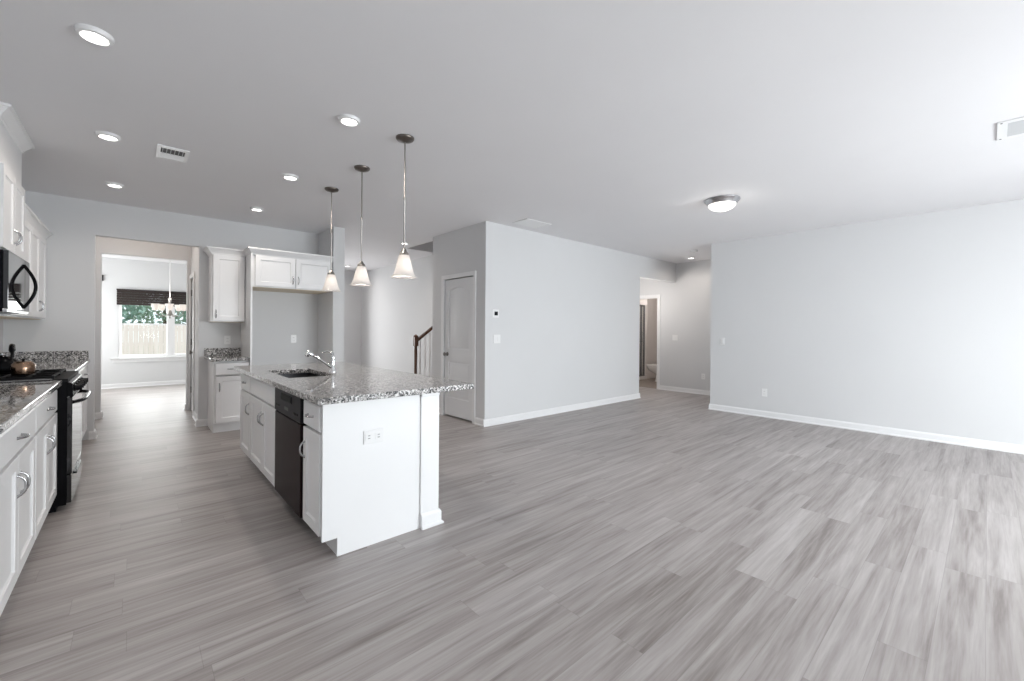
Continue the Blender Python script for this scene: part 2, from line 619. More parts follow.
# right wall and its return, rear wall with glazing
struct(M().plate([(XR, YB - 0.25), (XR + 0.12, YB - 0.25), (XR + 0.12, 2.94), (XH, 2.94), (XH, 3.06), (XR, 3.06)], [], 'z', 0, H)
       .build('wall_right', MT['wall']))
PX0, PX1 = 2.6, 5.7
RX0, RX1 = 0.20, 1.70
struct(M().plate([(-1.14, 0), (PX0, 0), (PX0, 2.13), (PX1, 2.13), (PX1, 0), (XR + 0.12, 0), (XR + 0.12, H), (-1.14, H)],
                 [[(RX0, 0.7), (RX1, 0.7), (RX1, 2.13), (RX0, 2.13)]], 'y', YB - 0.12, YB).build('wall_rear', MT['wall']))


def glazed(name, x0, x1, y0, y1, z0, z1, cols, rails, yp):
    """window or glazed door: frame with mullions, one pane per light"""
    t = thing(name, None, None, ((x0 + x1) / 2, (y0 + y1) / 2, z0), kind='structure')
    f = M()
    fw = 0.05
    f.box(x0, x1, y0, y1, z0, z0 + fw).box(x0, x1, y0, y1, z1 - fw, z1)
    f.box(x0, x0 + fw, y0, y1, z0 + fw, z1 - fw).box(x1 - fw, x1, y0, y1, z0 + fw, z1 - fw)
    for a, b in cols:
        f.box(a, b, y0, y1, z0 + fw, z1 - fw)
    for a, b in rails:
        f.box(x0 + fw, x1 - fw, y0 + 0.02, y1 - 0.02, a, b)
    f.build('window_frame', MT['trim'], t)
    xs = [x0 + fw] + [q for c in cols for q in c] + [x1 - fw]
    for i in range(0, len(xs), 2):
        M().box(xs[i], xs[i + 1], yp, yp + 0.006, z0 + fw, z1 - fw).build('pane', MT['pane'], t)
    return t


w1 = glazed('window_1', WX0, WX1, DB + 0.004, DB + 0.07, WZ0, WZ1, [(0.555, 0.690)], [(1.335, 1.375)], DB + 0.035)
M().box(WX0 - 0.12, WX1 + 0.12, DB - 0.05, DB + 0.003, WZ0 - 0.03, WZ0).build('window_sill', MT['trim'], w1, 0.004)
M().box(WX0 - 0.09, WX1 + 0.09, DB - 0.018, DB, WZ0 - 0.10, WZ0 - 0.03).build('window_apron', MT['trim'], w1)
glazed('window_2', RX0, RX1, YB - 0.10, YB - 0.03, 0.7, 2.13, [(0.92, 0.98)], [(1.40, 1.44)], YB - 0.07)
glazed('door_4', PX0, PX1, YB - 0.10, YB - 0.03, 0.0, 2.13, [(3.60, 3.70), (4.60, 4.70)], [], YB - 0.07)


t = thing('window_3', None, None, (-1.66, 11.2, 0.7), kind='structure')
f = M()
for a, b, c, d in ((10.35, 12.05, 0.70, 0.75), (10.35, 12.05, 2.05, 2.10), (10.35, 10.40, 0.75, 2.05), (12.00, 12.05, 0.75, 2.05), (11.17, 11.23, 0.75, 2.05)):
    f.box(-1.70, -1.63, a, b, c, d)
f.build('window_frame', MT['trim'], t)
for a, b in ((10.40, 11.17), (11.23, 12.00)):
    M().box(-1.67, -1.664, a, b, 0.75, 2.05).build('pane', MT['pane'], t)


# baseboards
def bb_profile(t=0.014, h=0.094):
    return [(0, 0), (t + 0.012, 0), (t + 0.012, 0.012), (t, 0.022), (t, h - 0.02), (t * 0.5, h), (0, h)]


def baseboard(name, runs):
    """runs: (axis the board runs along, from, to, wall plane, outward sign)"""
    b = M()
    for ax, a, e, pl, sg in runs:
        prof = [(pl + sg * (w - 0.001), z) for w, z in bb_profile()]
        if ax == 'x':
            b.prism(prof, 'x', a, e)
        else:
            b.prism(prof, 'y', a, e)
    return struct(b.build(name, MT['trim']))


baseboard('baseboard_right', [('y', YB, 3.06, XR, -1), ('x', XR - 0.026, XH, 3.06, 1)])
baseboard('baseboard_closet_front', [('x', 3.497 - 0.026, 7.26 + 0.02, CL, -1)])
baseboard('baseboard_closet_side', [('y', CL, DY0 - 0.085, 3.497, -1), ('y', DY1 + 0.085, 5.80, 3.497, -1)])
baseboard('baseboard_hall', [('y', 3.06, BD0 - 0.06, XH, -1)])
baseboard('baseboard_kitchen', [('x', -0.38, OPL + 0.026, KW, -1), ('y', KW - 0.026, KW + 0.146, OPL, 1),
                                ('x', OPR - 0.026, 0.745, KW, -1), ('y', KW - 0.026, KW + 0.146, OPR, -1)])
baseboard('baseboard_passage', [('x', -1.02, -0.345 + 0.026, P2, -1), ('y', P2 - 0.026, P2 + 0.146, -0.345, 1),
                                ('y', P2 - 0.0, P2 + 0.146, 0.615, -1)])
baseboard('baseboard_pantry', [('y', KW + 0.12, 7.645, 0.66, -1)])
baseboard('baseboard_dining', [('x', -1.6, 2.11, DB, -1)])
baseboard('baseboard_foyer', [('x', 2.268, 4.35, 10.7, -1), ('y', 7.0, 10.7, 4.35, -1), ('y', 6.19, 8.50, 2.268, 1)])


# door casings
def casing(name, axis, lo, hi, top, plane, sg, w=0.065, t=0.018):
    """flat casing round an opening in a wall; axis 'x' = wall plane x=plane, opening runs in y"""
    pts = [(lo - w, 0), (lo, 0), (lo, top), (hi, top), (hi, 0), (hi + w, 0), (hi + w, top + w), (lo - w, top + w)]
    b = M()
    b.plate(pts, [], axis, plane, plane + sg * t)
    return struct(b.build(name, MT['trim'], bevel=0.003))


casing('trim_1', 'x', DY0 - 0.012, DY1 + 0.012, 2.04, 3.497, -1, 0.060)
casing('trim_2', 'x', BD0, BD1, 2.04, XH, -1, 0.060)
casing('trim_3', 'x', 7.72, 8.235, 2.04, 0.66, -1, 0.064)


# doors
def arch(u0, u1, z0, z1, rise, n=14):
    pts = [(u0, z0), (u1, z0)]
    for i in range(n + 1):
        t = i / n
        u = u1 + (u0 - u1) * t
        pts.append((u, z1 + rise * math.sin(PI * t) ** 1.0))
    return pts


def inset_poly(pts, d):
    cx = sum(p[0] for p in pts) / len(pts)
    x0, x1 = min(p[0] for p in pts), max(p[0] for p in pts)
    z0, z1 = min(p[1] for p in pts), max(p[1] for p in pts)
    cz = (z0 + z1) / 2
    kx, kz = 1 - 2 * d / (x1 - x0), 1 - 2 * d / (z1 - z0)
    mx = (x0 + x1) / 2
    return [(mx + (p[0] - mx) * kx, cz + (p[1] - cz) * kz) for p in pts]


def panel_door(name, x, y0, y1, z0, z1, sg, hinge_y, knob_y):
    """two panel door with an arched upper panel, in plane x, facing sg"""
    t = thing(name, None, None, (x, (y0 + y1) / 2, 0), kind='structure')
    a = arch(y0 + 0.095, y1 - 0.095, 1.005, 1.865, 0.050)
    lo = [(y0 + 0.095, 0.285), (y1 - 0.095, 0.285), (y1 - 0.095, 0.825), (y0 + 0.095, 0.825)]
    b = M()
    b.plate([(y0, z0), (y1, z0), (y1, z1), (y0, z1)], [a, lo], 'x', x, x - sg * 0.012)
    b.box(min(x - sg * 0.012, x - sg * 0.04), max(x - sg * 0.012, x - sg * 0.04), y0, y1, z0, z1)
    for pl in (a, lo):
        p1, p2 = inset_poly(pl, 0.022), inset_poly(pl, 0.045)
        b.loft([[(x - sg * 0.012, p[0], p[1]) for p in p1], [(x - sg * 0.004, p[0], p[1]) for p in p2]])
    b.build('door_slab', MT['door'], t, smooth=25)
    for z in (0.33, 1.07, 1.83):
        g = M()
        hy0, hy1 = (hinge_y - 0.028, hinge_y + 0.006)
        g.box(min(x, x + sg * 0.006), max(x, x + sg * 0.006), hy0, hy1, z - 0.045, z + 0.045)
        g.lathe([(0.006, z - 0.048), (0.006, z + 0.048)], (x + sg * 0.008, hinge_y - 0.012, 0), 'z', 8)
        g.build('hinge', MT['bronze'], t, label='dark metal hinge')
    k = M()
    k.lathe([(0.030, 0), (0.030, sg * 0.006), (0.012, sg * 0.010), (0.011, sg * 0.032), (0.024, sg * 0.040),
             (0.029, sg * 0.052), (0.024, sg * 0.064), (0.0, sg * 0.068)], (x, knob_y, 0.925), 'x', 20)
    k.build('door_knob', MT['bronze'], t, smooth=50, label='dark metal door knob')
    return t


panel_door('door_1', 3.508, DY0, DY1, 0.022, 2.03, -1, DY0 + 0.0, DY1 - 0.065)
panel_door('door_2', 0.672, 7.735, 8.245, 0.012, 2.03, -1, 8.24, 7.80)
# jamb of the bathroom doorway; the leaf stands open out of sight
struct(M().plate([(BD0 - 0.0, 0), (BD0 + 0.018, 0), (BD0 + 0.018, 2.02), (BD1 - 0.018, 2.02), (BD1 - 0.018, 0), (BD1, 0), (BD1, 2.04), (BD0, 2.04)], [],
                 'x', XH, XH + 0.12).build('trim_4', MT['trim']))

# staircase: treads rising behind the closet, railing on the foyer side
st = thing('staircase', 'flight of stairs with dark wood handrail rising behind the closet', 'staircase', (4.6, 6.3, 0))
sp = M()
NST = 12
for i in range(NST):
    sp.box(3.86 + i * 0.26, 6.98, 5.805, 6.86, i * 0.19, (i + 1) * 0.19)
sp.build('steps', MT['tread'], st)
rail_y, nx = 6.90, 3.815
slope = 0.19 / 0.26
n = M()
n.box(nx - 0.040, nx + 0.040, rail_y - 0.040, rail_y + 0.040, 0, 0.30)
n.lathe([(0.038, 0.30), (0.040, 0.32), (0.028, 0.35), (0.026, 0.60), (0.030, 0.90), (0.026, 0.97), (0.036, 0.99)], (nx, rail_y, 0), 'z', 16)
n.box(nx - 0.036, nx + 0.036, rail_y - 0.036, rail_y + 0.036, 0.99, 1.15)
n.lathe([(0.046, 1.15), (0.048, 1.165), (0.034, 1.18), (0.0, 1.20)], (nx, rail_y, 0), 'z', 16)
n.build('newel_post', MT['railwood'], st, smooth=35)
hr = M()
prof = [(-0.030, -0.030), (0.030, -0.030), (0.034, 0.0), (0.022, 0.026), (-0.022, 0.026), (-0.034, 0.0)]
x0, x1 = nx, 4.349
z0 = 1.075
hr.loft([[(x0, rail_y + a, z0 + b) for a, b in prof], [(x1, rail_y + a, z0 + (x1 - x0) * slope + b) for a, b in prof]])
hr.build('handrail', MT['railwood'], st)
for x in (3.905, 4.005, 4.105, 4.205, 4.305):
    zt = z0 + (x - x0) * slope - 0.028
    zb = math.floor((x - 3.86) / 0.26 + 1) * 0.19
    bl = M()
    bl.box(x - 0.016, x + 0.016, rail_y - 0.016, rail_y + 0.016, 0, zb + 0.25)
    bl.lathe([(0.016, zb + 0.25), (0.011, zb + 0.28), (0.015, zb + 0.45), (0.010, zt)], (x, rail_y, 0), 'z', 10)
    bl.build('baluster', MT['trim'], st, smooth=35, label='white baluster')


# ------------------------------------------------------------------ cabinets
def frame_left(face):      # left run, faces +X: u = y, w outward
    return lambda u, w, z: (face + w, u, z)


def frame_island(face):    # island, faces -X
    return lambda u, w, z: (face - w, u, z)


def frame_back(face):      # back wall, faces -Y: u = x
    return lambda u, w, z: (u, face - w, z)


def bow_pull(F, u, z, w, vertical, parent, L=0.098, h=0.029):
    pts = []
    for i in range(13):
        t = i / 12
        s = (t - 0.5) * L
        d = w + h * (1 - abs(2 * t - 1) ** 3.2) - 0.002
        pts.append(F(u, d, z + s) if vertical else F(u + s, d, z))
    rr = [0.0075 if i in (0, 12) else 0.0056 for i in range(13)]
    return M().tube(pts, rr, 8).build('handle', MT['pull'], parent, smooth=60, label='brushed metal bow handle')


def shaker(F, name, u0, u1, z0, z1, parent, st=0.058, mat='cab', back=-0.0495):
    b = M(F)
    b.plate([(u0, z0), (u1, z0), (u1, z1), (u0, z1)],
            [[(u0 + st, z0 + st), (u1 - st, z0 + st), (u1 - st, z1 - st), (u0 + st, z1 - st)]], 'y', back, 0.020)
    # sloped inner bead and the flat field
    p1 = [(u0 + st, z0 + st), (u1 - st, z0 + st), (u1 - st, z1 - st), (u0 + st, z1 - st)]
    p2 = inset_poly(p1, 0.008)
    b.loft([[(p[0], 0.015, p[1]) for p in p1], [(p[0], 0.009, p[1]) for p in p2]], cap=False)
    b.box(p2[0][0] - 0.004, p2[1][0] + 0.004, 0.001, 0.009, p2[0][1] - 0.004, p2[2][1] + 0.004)
    return b.build(name, MT[mat], parent, bevel=0.0015)


def slab_front(F, name, u0, u1, z0, z1, parent):
    b = M(F)
    b.loft([[(u0, -0.0495, z0), (u1, -0.0495, z0), (u1, -0.0495, z1), (u0, -0.0495, z1)],
            [(u0, 0.014, z0), (u1, 0.014, z0), (u1, 0.014, z1), (u0, 0.014, z1)],
            [(u0 + 0.007, 0.020, z0 + 0.007), (u1 - 0.007, 0.020, z0 + 0.007), (u1 - 0.007, 0.020, z1 - 0.007), (u0 + 0.007, 0.020, z1 - 0.007)]])
    return b.build(name, MT['cab'], parent)


CT0, CT1 = 0.884, 0.921     # worktop underside and top


def base_cabinet(F, label, u0, u1, depth, doors, drawer=True, pull=True, gap=0.010, group=None, toe=0.075, hollow=False):
    """doors: list of (u0, u1, handle u or None)"""
    c = F((u0 + u1) / 2, -depth / 2, 0)
    t = thing('base_cabinet', label, 'cabinet', c, group)
    b = M(F)
    if hollow:
        b.box(u0, u0 + 0.018, -depth, -0.050, 0.105, CT0).box(u1 - 0.018, u1, -depth, -0.050, 0.105, CT0)
        b.box(u0 + 0.018, u1 - 0.018, -depth, -0.050, 0.105, 0.123).box(u0 + 0.018, u1 - 0.018, -depth, -depth + 0.012, 0.123, CT0)
        b.box(u0 + 0.018, u1 - 0.018, -0.060, -0.050, 0.123, CT0)
    else:
        b.box(u0, u1, -depth, -0.050, 0.105, CT0)
    b.build('cabinet_body', MT['cab'], t)
    M(F).box(u0, u1, -depth, -toe, 0.0, 0.105).build('toe_kick', MT['cab'], t)
    if drawer:
        d = slab_front(F, 'drawer' if pull else 'false_front', u0 + gap, u1 - gap, 0.712, 0.858, t)
        if pull:
            bow_pull(F, (u0 + u1) / 2, 0.785, 0.020, False, d)
    for a, b, hu in doors:
        d = shaker(F, 'door', a, b, 0.130, 0.698, t)
        if hu is not None:
            bow_pull(F, hu, 0.565, 0.020, True, d)
    return t


def crown(F, u0, u1, w0, z0, parent, ret0=True, ret1=True, depth=0.3, p=0.060, hgt=0.085):
    """crown moulding along the top front of a cabinet with returns along its sides"""
    prof = [(0.0, 0.0), (0.008, 0.004), (0.012, 0.018), (p * 0.55, hgt * 0.55), (p * 0.8, hgt * 0.78), (p, hgt * 0.80), (p, hgt), (0.0, hgt)]
    secs = []
    if ret0:
        secs.append([(u0 - a, w0 - depth, z0 + b) for a, b in prof])
    secs.append([((u0 - a) if ret0 else u0, w0 + a, z0 + b) for a, b in prof])
    secs.append([((u1 + a) if ret1 else u1, w0 + a, z0 + b) for a, b in prof])
    if ret1:
        secs.append([(u1 + a, w0 - depth, z0 + b) for a, b in prof])
    b = M(F)
    b.loft(secs)
    return b.build('crown_molding', MT['cab'], parent)


def wall_cabinet(F, label, u0, u1, z0, z1, depth, doors, hz, frieze=0.0, ret0=True, ret1=True, group=None, crown_depth=None):
    c = F((u0 + u1) / 2, -depth / 2, z0)
    t = thing('wall_cabinet', label, 'cabinet', c, group)
    M(F).box(u0, u1, -depth, -0.016, z0, z1).box(u0, u1, -0.016, 0.0, z1 - 0.008 - frieze, z1).box(u0, u1, -0.016, 0.0, z0, z0 + 0.006).build('cabinet_body', MT['cab'], t)
    M(F).box(u0 + 0.012, u1 - 0.012, -depth + 0.005, -0.02, z0 - 0.006, z0 - 0.0005).build('underside', MT['inner'], t, label='bare maple underside')
    for a, b, hu in doors:
        d = shaker(F, 'door', a, b, z0 + 0.012, z1 - 0.012 - frieze, t, back=-0.0155)
        if hu is not None:
            bow_pull(F, hu, hz, 0.020, True, d)
    crown(F, u0, u1, 0.0, z1 - 0.012, t, ret0, ret1, crown_depth or depth)
    return t


# ---- island -------------------------------------------------------------------------------------
FI = frame_island(0.795)
IY0, IY1 = 2.452, 4.86
isl = thing('island_surround', 'white island end panel with corner post holding up the granite overhang', 'kitchen island', (1.2, 3.6, 0))
e = M()
# end panel with the toe notch at the front
e.prism([(0.785, 0.105), (0.868, 0.105), (0.868, 0.0), (1.40, 0.0), (1.40, CT0), (0.785, CT0)], 'y', IY0, IY0 + 0.019)
e.build('end_panel', MT['cab'], isl)
e = M()
e.box(1.392, 1.528, IY0 - 0.012, IY0 + 0.12, 0.0, CT0)
cp = e.build('corner_post', MT['cab'], isl, bevel=0.002)
e = M()
pf = [(0.0, 0.0), (0.026, 0.0), (0.026, 0.012), (0.014, 0.022), (0.014, 0.080), (0.006, 0.095), (0.0, 0.095)]


def ring_mould(mb, x0, x1, y0, y1, z, pf):
    mb.loft([[(x0 - 0.0, y0 - a, z + b) for a, b in pf], [(x1 + a, y0 - a, z + b) for a, b in pf],
             [(x1 + a, y1, z + b) for a, b in pf]])


ring_mould(e, 1.394, 1.528, IY0 - 0.012, IY1, 0.0, pf)
e.build('base_molding', MT['cab'], isl)
M().box(1.392, 1.528, IY0 - 0.020, IY0 + 0.128, 0.855, CT0).build('post_cap', MT['cab'], isl, bevel=0.004)
e = M()
e.box(1.40, 1.500, IY0 + 0.12, IY1, 0.0, CT0)
e.box(0.87, 1.40, IY1 - 0.019, IY1, 0.0, CT0)
e.build('back_panel', MT['cab'], isl)

base_cabinet(FI, 'narrow white island cabinet with one drawer, right of the black dishwasher', IY0 + 0.02, 2.790, 0.60,
             [(IY0 + 0.028, 2.778, 2.745)], toe=0.075)
base_cabinet(FI, 'white island sink cabinet with two doors and a plain front', 3.452, 4.372, 0.60,
             [(3.466, 3.876, 3.846), (3.886, 4.362, 3.916)], pull=False, hollow=True)
base_cabinet(FI, 'white island cabinet with a drawer at the far end, left of the sink', 4.374, 4.84, 0.60,
             [(4.384, 4.830, 4.415)])

# dishwasher
dw = thing('dishwasher', 'black dishwasher built into the side of the white island', 'dishwasher', (1.09, 3.12, 0))
M(FI).box(2.795, 3.447, -0.58, -0.003, 0.11, CT0 - 0.006).build('tub', MT['black'], dw)
M(FI).box(2.800, 3.442, -0.45, -0.07, 0.0, 0.11).build('toe_panel', MT['black'], dw)
dd = M(FI).box(2.802, 3.440, 0.0, 0.028, 0.125, 0.700).build('door', MT['dwblack'], dw, bevel=0.006)
cpn = M(FI)
cpn.box(2.802, 3.440, 0.0, 0.030, 0.706, CT0 - 0.010)
cpn = cpn.build('control_panel', MT['darkplastic'], dw, bevel=0.005)
g = M(FI)
g.loft([[(2.99, 0.030, 0.80), (3.25, 0.030, 0.80), (3.25, 0.030, 0.85), (2.99, 0.030, 0.85)],
        [(3.00, 0.038, 0.812), (3.24, 0.038, 0.812), (3.24, 0.038, 0.84), (3.00, 0.038, 0.84)]])
g.build('latch_handle', MT['iron'], cpn, label='black latch grip')
for u in (2.87, 2.905, 2.94, 3.32, 3.355, 3.39):
    M(FI).box(u - 0.011, u + 0.011, 0.030, 0.033, 0.745, 0.758).build('button', MT['black'], cpn)
M(FI).box(3.08, 3.17, 0.030, 0.0315, 0.745, 0.765).build('status_display', MT['slot'], cpn)

# worktop with the sink cut-out
SX0, SX1, SY0, SY1 = 0.868, 1.215, 3.475, 4.19
ic = M()
ic.plate([(0.730, 2.362), (1.760, 2.362), (1.760, 4.880), (0.730, 4.880)], [[(SX0, SY0), (SX1, SY0), (SX1, SY1), (SX0, SY1)]], 'z', CT0, CT1)
tag(ic.build('countertop', MT['granite'], bevel=0.004), 'speckled granite worktop on the white island, with the sink cut into it', 'countertop')

sk = thing('kitchen_sink', 'double bowl steel sink set under the island granite', 'sink', ((SX0 + SX1) / 2, (SY0 + SY1) / 2, 0.70))
dv = 3.80
for a, b in ((SY0 - 0.006, dv - 0.012), (dv + 0.012, SY1 + 0.006)):
    q = M()
    x0, x1, zt, zb = SX0 - 0.006, SX1 + 0.006, CT0 - 0.001, 0.70
    q.loft([[(x0, a, zt), (x1, a, zt), (x1, b, zt), (x0, b, zt)],
            [(x0 + 0.012, a + 0.012, zb + 0.01), (x1 - 0.012, a + 0.012, zb + 0.01), (x1 - 0.012, b - 0.012, zb + 0.01), (x0 + 0.012, b - 0.012, zb + 0.01)],
            [(x0 + 0.03, a + 0.03, zb), (x1 - 0.03, a + 0.03, zb), (x1 - 0.03, b - 0.03, zb), (x0 + 0.03, b - 0.03, zb)]], cap=False)
    q.box(x0 + 0.03, x1 - 0.03, a + 0.03, b - 0.03, zb - 0.002, zb)
    q.build('sink_bowl', MT['sink'], sk)
M().box(SX0 - 0.006, SX1 + 0.006, dv - 0.0125, dv + 0.0125, 0.74, CT0 - 0.004).build('divider', MT['steel'], sk, bevel=0.003)

# tap
fx, fy = 1.268, 3.715
fa = thing('faucet', 'chrome single lever kitchen faucet standing behind the island sink', 'faucet', (fx, fy, CT1))
q = M()
q.lathe([(0.030, CT1), (0.030, CT1 + 0.008), (0.024, CT1 + 0.016), (0.0165, CT1 + 0.03), (0.0165, CT1 + 0.11), (0.018, CT1 + 0.125), (0.015, CT1 + 0.145), (0.0, CT1 + 0.160)], (fx, fy, 0), 'z', 20)
q.build('faucet_body', MT['chrome'], fa, smooth=50)
tip = Vector((1.120, 3.805, 1.076))
q = M()
a0 = Vector((fx - 0.012, fy + 0.006, CT1 + 0.045))
pts = [a0.lerp(tip, t) + Vector((0, 0, 0.003 * math.sin(PI * t))) for t in (0, 0.2, 0.4, 0.6, 0.8, 1.0)]
q.tube(pts, [0.013, 0.0095, 0.0088, 0.0088, 0.009, 0.010], 12)
sp_ = q.build('spout', MT['chrome'], fa, smooth=50)
q = M()
dirv = (tip - a0).normalized()
q.tube([tip - dirv * 0.012, tip + dirv * 0.006, tip + dirv * 0.020 - Vector((0, 0, 0.006)), tip + dirv * 0.034 - Vector((0, 0, 0.020)), tip + dirv * 0.034 - Vector((0, 0, 0.040))],
       [0.011, 0.021, 0.026, 0.026, 0.020], 14)
q.build('spray_head', MT['chrome'], sp_, smooth=50)
q = M()
top = Vector((fx, fy, CT1 + 0.150))
q.tube([top, top + Vector((-0.012, 0.006, 0.022)), top + Vector((-0.038, 0.024, 0.030)), top + Vector((-0.070, 0.045, 0.020))], [0.014, 0.010, 0.0075, 0.006], 10)
q.build('lever', MT['chrome'], fa, smooth=50)


# outlets, switches
def plate_on(name, label, cat, F, u, z, w, h, kind, group=None):
    """wall plate facing +w in frame F"""
    t = thing(name, label, cat, F(u, 0, z), group)
    M(F).box(u - w / 2, u + w / 2, 0.0, 0.006, z - h / 2, z + h / 2).build('plate', MT['plastic'], t, bevel=0.002)
    if kind == 'outlet':
        for dz in (-0.020, 0.020):
            r = M(F).box(u - 0.016, u + 0.016, 0.006, 0.0085, z + dz - 0.014, z + dz + 0.014).build('receptacle', MT['plastic'], t)
            s = M(F)
            for du in (-0.0065, 0.0065):
                s.box(u + du - 0.0013, u + du + 0.0013, 0.0085, 0.0092, z + dz - 0.004, z + dz + 0.006)
            s.build('slots', MT['slot'], r)
    elif kind == 'wide_outlet':
        for du in (-0.030, 0.030):
            r = M(F).box(u + du - 0.022, u + du + 0.022, 0.006, 0.0085, z - 0.020, z + 0.020).build('receptacle', MT['plastic'], t)
            s = M(F)
            for dz in (-0.008, 0.008):
                s.box(u + du - 0.008, u + du + 0.006, 0.0085, 0.0092, z + dz - 0.0018, z + dz + 0.0018)
            s.build('slots', MT['slot'], r)
    else:
        n_ = 2 if w > 0.1 else 1
        for i in range(n_):
            uu = u + (i - (n_ - 1) / 2) * 0.046
            M(F).box(uu - 0.016, uu + 0.016, 0.006, 0.010, z - 0.032, z + 0.032).build('rocker', MT['plastic'], t, bevel=0.001)
    return t


FE = frame_back(IY0)
plate_on('wall_outlet', 'white horizontal outlet on the end panel of the island', 'outlet', FE, 1.078, 0.650, 0.125, 0.082, 'wide_outlet')
FC = frame_back(CL)
th = thing('thermostat', 'small thermostat with dark screen on the long white closet wall', 'thermostat', FC(3.672, 0, 1.514))
M(FC).box(3.672 - 0.055, 3.672 + 0.055, 0, 0.010, 1.514 - 0.055, 1.514 + 0.055).build('back_plate', MT['plastic'], th, bevel=0.002)
M(FC).box(3.672 - 0.026, 3.672 + 0.026, 0.010, 0.022, 1.514 - 0.026, 1.514 + 0.026).build('screen', MT['darkplastic'], th, bevel=0.002, label='dark square screen')
plate_on('light_switch', 'white double switch plate below the thermostat on the closet wall', 'switch', FC, 3.70, 1.167, 0.118, 0.118, 'switch')
FR = lambda u, w, z: (XR - w, u, z)
plate_on('wall_outlet', 'white outlet low on the wide right wall', 'outlet', FR, 2.248, 0.370, 0.072, 0.116, 'outlet')
plate_on('light_switch', 'white switch plate near the hall end of the wide right wall', 'switch', FR, 2.865, 1.13, 0.072, 0.116, 'switch')
FH = lambda u, w, z: (XH - w, u, z)
plate_on('light_switch', 'white double switch plate on hall wall beside the bathroom doorway', 'switch', FH, 4.47, 1.15, 0.118, 0.118, 'switch')
plate_on('wall_outlet', 'white outlet low on the hall wall right of the bathroom doorway', 'outlet', FH, 3.86, 0.37, 0.072, 0.116, 'outlet')
FK = frame_back(KW)
plate_on('wall_outlet', 'white outlet above the short granite backsplash on kitchen back wall', 'outlet', FK, 0.945, 1.128, 0.072, 0.116, 'outlet')
plate_on('wall_outlet', 'white outlet in the empty refrigerator alcove', 'outlet', FK, 1.768, 1.134, 0.072, 0.116, 'outlet')

# ---- left run -----------------------------------------------------------------------------------
FL = frame_left(-0.413)
base_cabinet(FL, 'white base cabinet with wide drawer at the left picture edge', 2.515, 3.428, 0.605,
             [(2.525, 2.966, 2.935), (2.976, 3.419, 3.006)])
base_cabinet(FL, 'white base cabinet with wide drawer just before the black range', 3.432, 4.296, 0.605,
             [(3.441, 3.860, 3.829), (3.870, 4.287, 3.901)])
base_cabinet(FL, 'white base cabinet right behind the range', 5.068, 5.960, 0.605,
             [(5.078, 5.508, 5.478), (5.518, 5.951, 5.548)])
base_cabinet(FL, 'white base cabinet in the far corner between range and doorway', 5.964, KW - 0.003, 0.605,
             [(5.974, 6.398, 6.368), (6.408, KW - 0.03, 6.438)])
c = M().box(-1.019, -0.372, 2.50, 4.297, CT0, CT1)
tag(c.build('countertop', MT['granite'], bevel=0.004), 'granite worktop in front of the range, running out of the left edge', 'countertop')
c = thing('countertop', 'granite worktop between the range and the kitchen back wall', 'countertop', (-0.7, 5.95, CT0))
M().box(-1.019, -0.372, 5.064, KW - 0.001, CT0, CT1).build('worktop_slab', MT['granite'], c, bevel=0.004)
M().box(-1.019, -0.385, KW - 0.021, KW - 0.001, CT1, 1.022).build('backsplash', MT['granite'], c, bevel=0.002)

# range
RY0, RY1 = 4.302, 5.058
rg = thing('range', 'black freestanding kitchen range between white base cabinets', 'range', (-0.68, 4.68, 0))
M().box(-1.015, -0.349, RY0, RY1, 0.04, 0.905).build('range_body', MT['black'], rg, bevel=0.003)
M().box(-1.0, -0.40, RY0 + 0.02, RY1 - 0.02, 0.0, 0.04).build('plinth', MT['black'], rg)
q = M().box(-1.017, -0.343, RY0 - 0.001, RY1 + 0.001, 0.905, 0.927)
q.build('cooktop', MT['iron'], rg, bevel=0.004)
M().box(-0.99, -0.42, RY0 - 0.0005, RY0 + 0.012, 0.927, 0.931).build('cooktop_trim', MT['steel'], rg, label='steel trim strip')
M().box(-1.018, -0.955, RY0, RY1, 0.927, 1.06).build('backguard', MT['black'], rg, bevel=0.006)
gy = [(RY0 + 0.03, RY0 + 0.36), (RY1 - 0.36, RY1 - 0.03)]
for a, b in gy:
    q = M()
    for x in (-0.90, -0.78, -0.66, -0.54, -0.42):
        q.box(x - 0.006, x + 0.006, a, b, 0.940, 0.952)
    for y in (a, (a + b) / 2, b):
        q.box(-0.906, -0.414, y - 0.006, y + 0.006, 0.936, 0.948)
    for x in (-0.90, -0.42):
        for y in (a, b):
            q.box(x - 0.007, x + 0.007, y - 0.007, y + 0.007, 0.927, 0.940)
    q.build('burner_grate', MT['iron'], rg, label='cast iron grate')
q = M()
q.prism([(-0.349, 0.800), (-0.318, 0.806), (-0.322, 0.895), (-0.349, 0.905)], 'y', RY0, RY1)
cpr = q.build('control_panel', MT['black'], rg, bevel=0.003)
for i in range(5):
    y = RY0 + 0.10 + i * (RY1 - RY0 - 0.20) / 4
    q = M()
    q.lathe([(0.026, 0), (0.026, 0.006), (0.021, 0.010), (0.018, 0.034), (0.0, 0.036)], (-0.320, y, 0.852), 'x', 16)
    q.box(-0.345, -0.280, y - 0.004, y + 0.004, 0.834, 0.870)
    q.build('knob', MT['black'], cpr, smooth=40)
od = M().box(-0.349, -0.322, RY0 + 0.003, RY1 - 0.003, 0.255, 0.792).build('oven_door', MT['glassblack'], rg, bevel=0.004)
q = M()
pts = []
for i in range(17):
    t = i / 16
    pts.append((-0.324 + 0.055 * (1 - abs(2 * t - 1) ** 5), RY0 + 0.03 + t * (RY1 - RY0 - 0.06), 0.758))
q.tube(pts, 0.013, 10)
q.build('oven_handle', MT['black'], od, smooth=60)
dr = M().box(-0.349, -0.324, RY0 + 0.003, RY1 - 0.003, 0.052, 0.247).build('storage_drawer', MT['glassblack'], rg, bevel=0.004)
